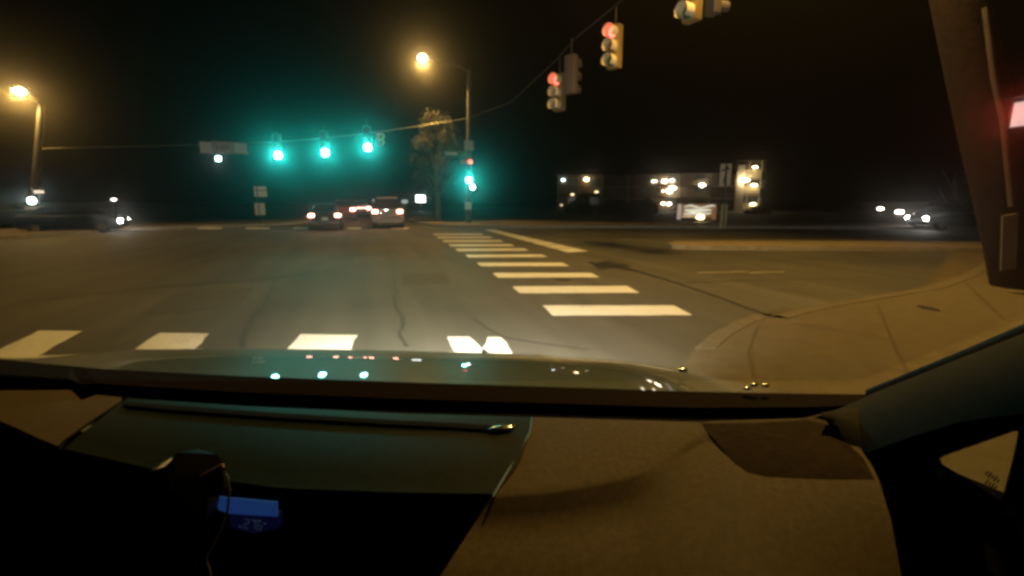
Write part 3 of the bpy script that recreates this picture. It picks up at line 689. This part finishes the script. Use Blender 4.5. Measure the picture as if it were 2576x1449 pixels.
hood = MB().loft(rows, closed=False).build('hood', HOODPAINT, car, True)
# cowl trough between hood and dashboard
front = [(-160, 962), (0, 970), (180, 980), (204, 1007), (244, 993), (312, 1000), (604, 1020), (1010, 1039), (1409, 1050), (1748, 1060), (2029, 1051), (2120, 1040)]
rws = [[P(x, interp(rear, x) + 1, .999) for x in cols], [P(x, interp(rear, x) + 2, .995) - Vector((0, 0, .05)) for x in cols], [G(x, interp(front, x), .93) - Vector((0, 0, .06)) + HEAD * .02 for x in cols], [G(x, interp(front, x) + 3, .93) - Vector((0, 0, .004)) for x in cols]]
MB().loft(rws, closed=False).build('cowl', MATTE, car)
MB().loft([[P(x, interp(rear, x) + 1.5, .995) for x in cols], [P(x, interp(rear, x) * .55 + interp(front, x) * .45, .93) - Vector((0, 0, .006)) for x in cols]], closed=False).build('cowl_reflection', mat('cowl_reflection_brown', (.008, .005, .003), .8, spec=.03), car)  # brown strip added for the dashboard's reflection along the cowl
def wiper(pts, nm='wiper'):
    w_ = MB().tube(pts, .006, 6).build(nm, BLACK, car, True); return w_
MB().ball(P(1718, 931, 1.2), .010, (1.4, 1, .6), 8, 6).build('hood_glint', CHROME, car, True)  # chrome bead added for a small highlight on the hood
for x, y in ((1898, 968), (1925, 969), (1880, 977)): MB().ball(P(x, y, .985), .006, (1.8, 1, .7), 8, 6).build('chrome_glint', CHROME, car, True)  # chrome beads added as glints along the hood's rear edge

# dashboard: centre lid, left panel, right panel
def grid(colspec, name, m, parent, smooth=True):
    """colspec: list of columns, each a list of (px, py, z)"""
    b = MB(); b.loft([[G(*q) for q in col] for col in colspec], closed=False); return b.build(name, m, parent, smooth)
ZD = .93
dash = grid([[(x, interp(front, x), ZD), (x, interp(front, x) + 10, ZD + .002), (x + (sx_ - x) * .5, interp(front, x) + (yb_ - interp(front, x)) * .5, ZD + .004), (sx_, yb_, ZD), (sx_ - 4, yb_ + 30, ZD - .014), (sx_ + 20, yb_ + 130, ZD - .055), (sx_ + 95, 1560, ZD - .155)]
    for x, sx_, yb_ in ((-160, -330, 960), (-80, -200, 990), (0, -20, 1050), (100, 60, 1085), (178, 100, 1104), (204, 118, 1110), (244, 134, 1117), (306, 146, 1122))], 'dashboard', DASH, car)
lid_l = [(318, 1001), (240, 1055), (165, 1108), (150, 1130)]
lidc = []
lb_ = [(150, 1133), (420, 1196), (700, 1236), (1000, 1247), (1236, 1250)]
for k in range(25):
    u = k / 24
    xf = 318 + (1336 - 318) * u; yf = interp(front, xf) + 1
    xb = 152 + (1237 - 152) * u; yb_ = interp(lb_, xb)
    col = []
    for v in (0, .03, .15, .3, .45, .6, .75, .88, .96, 1.0):
        bx = math.sin(math.pi * v) * (26 if u > .9 else 26 * u)
        col.append((xf + (xb - xf) * v + bx, yf + (yb_ - yf) * v, ZD + .006 * math.sin(math.pi * min(1, v * 1.1)) - (.004 if v in (0, 1.0) else 0)))
    lidc.append(col)
lid = grid(lidc, 'dash_lid', LIDMAT, dash)
# seams of the lid
def line3(pts, r, name, m, parent): return MB().tube([G(*q) for q in pts], r, 6).build(name, m, parent, True)
line3([(322, 1000, ZD + .001), (240, 1054, ZD + .003), (165, 1106, ZD + .003), (148, 1132, ZD)], .0022, 'seam', MATTE, dash)
line3([(1338, 1050, ZD + .001), (1334, 1086, ZD + .004), (1310, 1135, ZD + .004), (1275, 1190, ZD + .004), (1240, 1250, ZD)], .0016, 'seam', mat('seam_teal', (.03, .04, .04), .5), dash)
# slot in the lid
sl_pts = [(312, 1012), (420, 1023), (700, 1043), (1000, 1061), (1150, 1068), (1236, 1074)]
MB().loft([[G(x, y - (4 if i else 1), ZD + .0085), G(x, y - (4 if i else 1), ZD + .002), G(x, y + 7, ZD + .002), G(x, y + 7, ZD + .0085)] for i, (x, y) in enumerate(sl_pts)], True, True).build('vent_slot', MATTE, dash)
MB().ball(G(1262, 1078, ZD + .008), .012, (2.0, .8, .4), 12, 8).build('latch', CHROME, dash, True)
# right panel with the step
crease = [(1237, 1246), (1380, 1236), (1500, 1217), (1600, 1193), (1680, 1165), (1720, 1140), (1760, 1112), (1850, 1095), (2060, 1080), (2120, 1075)]
rc = []
end = [(1060, 1500), (1240, 1500), (2265, 1500)]
for k in range(34):
    u = k / 33
    xf = 1340 + (2085 - 1340) * u; yf = interp(front, xf) + 1
    xc = 1240 + (2085 - 1240) * u; yc = max(interp(crease, xc), yf + 14)
    xe = 1075 + (2275 - 1075) * u
    st = 1.0 if xc < 1600 else max(0.0, 1 - (xc - 1600) / 230)
    dz = .021 * st
    drop = 60 + 40 * st
    fall = .008 + .04 * max(0, (u - .4) / .6) ** 1.5
    col = [(xf, yf, ZD - .004), (xf - (xf - xc) * .06, yf + (yc - yf) * .05, ZD), (xf + (xc - xf) * .5, yf + (yc - yf) * .5, ZD + .003 * st - .004 * (1 - st)), (xf + (xc - xf) * .92, yf + (yc - yf) * .92, ZD - .001 - .004 * (1 - st)), (xc, yc, ZD - .002 - .004 * (1 - st))]
    kk = .12 + .88 * st
    def along(y): f = (y - yc) / (1500 - yc); return xc + (xe - xc) * f + 68 * u ** 5 * math.sin(math.pi * max(0, f) ** .55)
    col += [(along(yc + 10), yc + 10, ZD - .0030 - .003 * (1 - st) - dz * .06), (along(yc + 50), yc + 50, ZD - .007 * kk - dz * .5), (along(yc + 92), yc + 92, ZD - .009 * kk - dz * .86), (along(yc + 128), yc + 128, ZD - .010 * kk - dz), (along(yc + 128 + .35 * (1372 - yc)), yc + 128 + .35 * (1372 - yc), ZD - .010 * kk - dz - fall * .3), (along(yc + 128 + .7 * (1372 - yc)), yc + 128 + .7 * (1372 - yc), ZD - .013 * kk - dz - fall * .7), (along(1500), 1500, ZD - .017 * kk - dz - fall)]
    rc.append(col)
pas = grid(rc, 'passenger_panel', DASH, dash)
shadow_outline = [(1752, 1061), (1800, 1112), (1850, 1170), (1880, 1190), (1930, 1201), (2060, 1207), (2205, 1208), (2175, 1152), (2118, 1098), (2080, 1066), (2030, 1054), (1890, 1062)]  # shadow over the dash corner, built as a darker raised patch
MB().loft([[G(x, y, ZD - .009) for x, y in shadow_outline], [G(1950 + (x - 1950) * .985, 1120 + (y - 1120) * .985, ZD - .001) for x, y in shadow_outline], [G(1950 + (x - 1950) * .9, 1120 + (y - 1120) * .9, ZD + .001) for x, y in shadow_outline]], True, True).build('corner_shadow', mat('shadow_vinyl', (.026, .019, .011), .8, var=.3, scale=80, bump=.1, bscale=700, spec=.03), dash, True)
# end face of the dashboard towards the door
edge = [rc[-1][i] for i in range(len(rc[-1]))]
MB().loft([[G(*q) for q in edge], [G(*q) - Vector((0, 0, .25)) + RIGHT * .01 for q in edge]], closed=False).build('end_panel', MATTE, dash)
# dark hollow under the lid
hol = [(150, 1134), (420, 1197), (700, 1237), (1000, 1248), (1237, 1251)]
MB().loft([[G(x, y, ZD - .006) for x, y in hol], [G(x, y, ZD - .006) + HEAD * .06 - Vector((0, 0, .03)) for x, y in hol], [G(x, y, ZD - .006) + HEAD * .05 - Vector((0, 0, .5)) for x, y in hol]], closed=False).build('hollow', MATTE, dash)
# floor and firewall block light from below
MB().box(EYE + HEAD * .3 - RIGHT * .25 - Vector((0, 0, .86)), (1.7, 1.2, .03), Matrix.Rotation(-YAW, 3, 'Z')).build('floor_pan', MATTE, car)
MB().box(EYE + HEAD * .80 - RIGHT * .25 - Vector((0, 0, .64)), (1.4, .03, .42), Matrix.Rotation(-YAW, 3, 'Z')).build('firewall', MATTE, car)

# blue display
dd = .56
def Q(x, y, off=0.0): return P(x, y, dd - off)
disp = MB().prism([Q(574, 1290), Q(698, 1299), Q(698, 1330), Q(640, 1342), Q(582, 1328)], HEAD * .012).build('display', glow('display_dark', (.01, .01, .10), .10), car)
MB().prism([Q(540, 1250, .003), Q(697, 1264, .003), Q(697, 1300, .003), Q(577, 1292, .003), Q(552, 1284, .003), Q(543, 1272, .003)], HEAD * .002).build('lit_band', glow('display_blue', (.055, .20, .80), .115), disp)
SEG = glow('segment', (.25, .45, .8), .030)
segs = {'a': ((0, 2), (1, 2)), 'b': ((1, 2), (1, 1)), 'c': ((1, 1), (1, 0)), 'd': ((0, 0), (1, 0)), 'e': ((0, 1), (0, 0)), 'f': ((0, 2), (0, 1)), 'g': ((0, 1), (1, 1))}
def digit(x, y, w_, h_, on):
    b = MB()
    for s in on:
        (a0, b0), (a1, b1) = segs[s]
        b.tube([Q(x + a0 * w_, y - b0 * h_ / 2 + a0 * 1.2, .004), Q(x + a1 * w_, y - b1 * h_ / 2 + a1 * 1.2, .004)], .0007, 5)
    b.build('digit', SEG, disp)
digit(615, 1328, 10, 22, 'abged'); digit(632, 1330, 9, 22, 'abc'); digit(647, 1332, 10, 22, 'afgedc')
MB().tube([Q(600, 1324, .004), Q(609, 1325, .004)], .0012, 5).build('digit', SEG, disp)
MB().tube([Q(664, 1317, .004), Q(668, 1317, .004)], .0012, 5).build('digit', SEG, disp)

# right pillar, seal, lining, door
uo = [(2085, 1048, .80), (2130, 1022, .84), (2185, 992, .88), (2300, 946, .79), (2440, 890, .69), (2576, 833, .60), (2760, 755, .50), (3050, 630, .38)]
lo = [(2088, 1072, .76), (2120, 1105, .73), (2172, 1142, .70), (2300, 1096, .62), (2420, 1060, .55), (2576, 1040, .49), (2760, 1015, .42), (3050, 960, .33)]
rows = []
for v in (0, .08, .2, .35, .5, .65, .8, .92, 1.0):
    r = []
    for (x0, y0, s0), (x1, y1, s1) in zip(uo, lo):
        a, b_ = P(x0, y0, s0), P(x1, y1, s1); c = a.lerp(b_, v)
        r.append(c + (-RIGHT * .6 + Vector((0, 0, .5)) - HEAD * .35) * .045 * math.sin(math.pi * v))
    rows.append(r)
ue, le = EYE + RIGHT * .60 + HEAD * .03 + Vector((0, 0, .25)), EYE + RIGHT * .57 - HEAD * .06 + Vector((0, 0, .16))
for r, v in zip(rows, (0, .08, .2, .35, .5, .65, .8, .92, 1.0)): r.append(ue.lerp(le, v) + (-RIGHT * .6 - Vector((0, 0, .2))) * .04 * math.sin(math.pi * v))
rows.append([p + RIGHT * .10 - Vector((0, 0, .03)) for p in rows[-1]])
rows.append([p + RIGHT * .06 + Vector((0, 0, .02)) for p in rows[0]])
pil = MB().loft(rows[:-2], closed=False).build('pillar', TRIM, car, True)
uo3 = [P(x, y, s) for x, y, s in uo] + [ue]
MB().loft([uo3, [p + RIGHT * .09 + HEAD * .03 for p in uo3]], closed=False).build('pillar_back', MATTE, pil)
MB().tube([P(x, y - 4, s + .006) for x, y, s in uo[2:]] + [ue], .007, 8).build('screen_seal', mat('seal_grey', (.10, .105, .10), .7, spec=.1), pil, True)
MB().tube([P(x, y + 8, s - .004) for x, y, s in uo[1:]] + [ue - Vector((0, 0, .02))], .008, 8).build('seal', MATTE, pil, True)
MB().prism([P(2030, 1054, .805), P(2100, 1036, .805), P(2210, 1050, .81), P(2200, 1150, .79), P(2110, 1120, .79)], HEAD * .004).build('pillar_foot', DASH, car)
# quarter window set in a dark lining
tri = [(2352, 1150), (2372, 1139), (2450, 1112), (2540, 1080), (2562, 1077), (2572, 1090), (2560, 1150), (2534, 1246), (2520, 1262), (2498, 1252), (2430, 1211), (2364, 1172)]
dq = .72
outer = [(2150, 1150), (2185, 1115), (2330, 1050), (2520, 990), (2640, 980), (2720, 1090), (2680, 1200), (2800, 1500), (2700, 1640), (2500, 1640), (2330, 1600), (2180, 1500)]
MB().loft([[P(x, y, dq) for x, y in tri], [P(x, y, dq) for x, y in outer], [P(x, y, dq - .004) + RIGHT * .01 for x, y in outer]]).build('door_lining', MATTE, car)
def clear():
    m = bpy.data.materials.new('clear_glass'); m.use_nodes = True; nt = m.node_tree; nt.nodes.clear()
    o = nt.nodes.new('ShaderNodeOutputMaterial'); mx = nt.nodes.new('ShaderNodeMixShader'); tr = nt.nodes.new('ShaderNodeBsdfTransparent'); g = nt.nodes.new('ShaderNodeBsdfGlossy')
    g.inputs['Roughness'].default_value = .03; tr.inputs['Color'].default_value = (.86, .88, .84, 1); mx.inputs['Fac'].default_value = .05
    nt.links.new(tr.outputs[0], mx.inputs[1]); nt.links.new(g.outputs[0], mx.inputs[2]); nt.links.new(mx.outputs[0], o.inputs['Surface']); return m
qw = MB().prism([P(x, y, dq + .002) for x, y in tri], RIGHT * .004).build('quarter_window', clear(), car)
b = MB()
for k in range(9):
    x = 2483 + (k % 5) * 7; y = 1190 + (k % 5) * 5 + (k // 5) * 22
    b.box(P(x, y, dq - .003), (.0022, .0008, .0065 + .003 * (k % 2)), Matrix.Rotation(-YAW, 3, 'Z') @ Matrix.Rotation(.5, 3, 'Y'))
b.build('glass_marking', MATTE, qw)
MB().tube([P(x, y, dq - .002) for x, y in tri] + [P(*tri[0], dq - .002)], .0045, 6).build('window_seal', MATTE, car, True)
MB().tube([P(2364, 1190, .58), P(2400, 1218, .575), P(2448, 1268, .57)], .0055, 8).build('lock_rod', MATTE, car, True)
# door below
MB().loft([[P(2440, 1245, .60), P(2500, 1282, .60), P(2580, 1310, .60), P(2760, 1330, .60)], [P(2470, 1330, .56), P(2520, 1340, .555), P(2600, 1360, .55), P(2760, 1380, .55)], [P(2500, 1540, .50), P(2540, 1540, .49), P(2620, 1540, .48), P(2800, 1540, .48)]], closed=False).build('door_panel', mat('door_vinyl', (.40, .26, .17), .8), car, True)
MB().loft([[P(2530, 1275, .585), P(2600, 1180, .57), P(2800, 1100, .56)], [P(2515, 1540, .5), P(2620, 1540, .48), P(2800, 1540, .48)]], closed=False).build('door_edge', TRIM, car, True)
MB().loft([[P(2090, 1085, .74), P(2175, 1150, .70), P(2260, 1260, .63), P(2560, 1330, .60)], [P(2060, 1560, .70), P(2150, 1560, .68), P(2260, 1560, .62), P(2560, 1560, .6)]], closed=False).build('footwell_lining', MATTE, car)
# roof, windscreen header, left pillar and rear closing panels
def CF(x, s, z): return EYE + RIGHT * x + HEAD * s + Vector((0, 0, z - H0))
MB().box(CF(-.15, -.95, 1.56), (1.7, 1.9, .04), Matrix.Rotation(-YAW, 3, 'Z'), .01).build('roof', MATTE, car)
MB().box(CF(-.15, -1.9, 1.05), (1.7, .04, 1.1), Matrix.Rotation(-YAW, 3, 'Z'), .01).build('rear_panel', MATTE, car)
MB().box(CF(.92, -1.1, .95), (.05, 1.7, 1.2), Matrix.Rotation(-YAW, 3, 'Z'), .01).build('side_panel', MATTE, car)
MB().box(CF(.74, -.25, .60), (.05, 1.45, .52), Matrix.Rotation(-YAW, 3, 'Z'), .01).build('door', MATTE, car)
MB().tube([CF(-1.25, .95, .93), CF(-1.0, .45, 1.28), CF(-.9, .0, 1.56)], .06, 8).build('left_pillar', MATTE, car)
# windscreen: a clear pane whose grime scatters a little light forward
def film():
    m = bpy.data.materials.new('hazy_glass'); m.use_nodes = True; nt = m.node_tree; nt.nodes.clear()
    o = nt.nodes.new('ShaderNodeOutputMaterial'); ad = nt.nodes.new('ShaderNodeAddShader'); ad2 = nt.nodes.new('ShaderNodeAddShader')
    lobes = []
    for g, k in ((.994, .7), (.97, .9), (.92, .03)):
        v = nt.nodes.new('ShaderNodeVolumeScatter'); v.inputs['Anisotropy'].default_value = g; v.inputs['Density'].default_value = FILM * k; v.inputs['Color'].default_value = (1, 1, 1, 1); lobes.append(v)
    nt.links.new(lobes[0].outputs[0], ad.inputs[0]); nt.links.new(lobes[1].outputs[0], ad.inputs[1])
    nt.links.new(ad.outputs[0], ad2.inputs[0]); nt.links.new(lobes[2].outputs[0], ad2.inputs[1]); nt.links.new(ad2.outputs[0], o.inputs['Volume']); return m
wq = [CF(-1.5, .91, .93), CF(.72, .91, .93), CF(.60, .02, 1.535), CF(-1.1, .02, 1.535)]
MB().prism(wq, (HEAD * .562 + Vector((0, 0, .827))) * .006).build('windscreen', film(), car)
# its own headlights
for sx in (-.62, .62):
    hp = CF(sx - .50, 1.98, .56)
    hl = MB().ball(hp, .09, (1.3, .8, .7)).build('headlight', mat('headlamp_glass', (.5, .5, .5), .1), car, True)
    lamp('SPOT', 'headlight_beam', hp + HEAD * .12, P_HEADLIGHT, (1, .96, .76), car, hp + HEAD * 9 + RIGHT * .2 + Vector((0, 0, .25)), 2.1, 1.0, .05)
MB().box(CF(-.15, 1.80, .40), (1.5, .12, .32), Matrix.Rotation(-YAW, 3, 'Z'), .04).build('front_bumper', HOODPAINT, car, True)

# ------------------------------------------------------------------ dash mount gadget
t = thing('dash_mount', 'black round gadget mount with thin shiny rim in front of the blue display', 'gadget mount', P(400, 1420, .50))
def LQ(*a): return local(t, [P(*a)])[0]
cap = [LQ(420, 1172, .45), LQ(444, 1138, .46), LQ(500, 1130, .47), LQ(545, 1142, .46), LQ(566, 1165, .45), LQ(560, 1186, .44), LQ(510, 1204, .435), LQ(440, 1198, .435)]
GL = mat('gloss_black', (.004, .004, .004), .3, spec=.25)
MB().prism(cap, Vector((0, 0, -.022))).build('cap', GL, t)
MB().prism([LQ(505, 1195, .434), LQ(560, 1165, .434), LQ(566, 1172, .434), LQ(512, 1206, .434)], -HEAD * .002).build('badge', mat('brown_badge', (.10, .05, .03), .4), t)
cx, cy, R = 425, 1272, 98
ringp = [LQ(cx + R * math.cos(a), cy + R * math.sin(a), .49) for a in [math.radians(k * 9) for k in range(40)]]
MB().loft([ringp, [p + HEAD * .02 for p in ringp], [LQ(cx, cy, .515) for p in ringp]]).build('disc', GL, t, False)
MB().tube([LQ(*q, .455) for q in ((548, 1172), (562, 1182), (572, 1202), (577, 1236), (573, 1282), (558, 1332), (537, 1375), (521, 1400), (520, 1415), (526, 1432), (532, 1470))], .0012, 8).build('cable', mat('cable_gloss', (.35, .33, .30), .3, metal=.8), t, True)
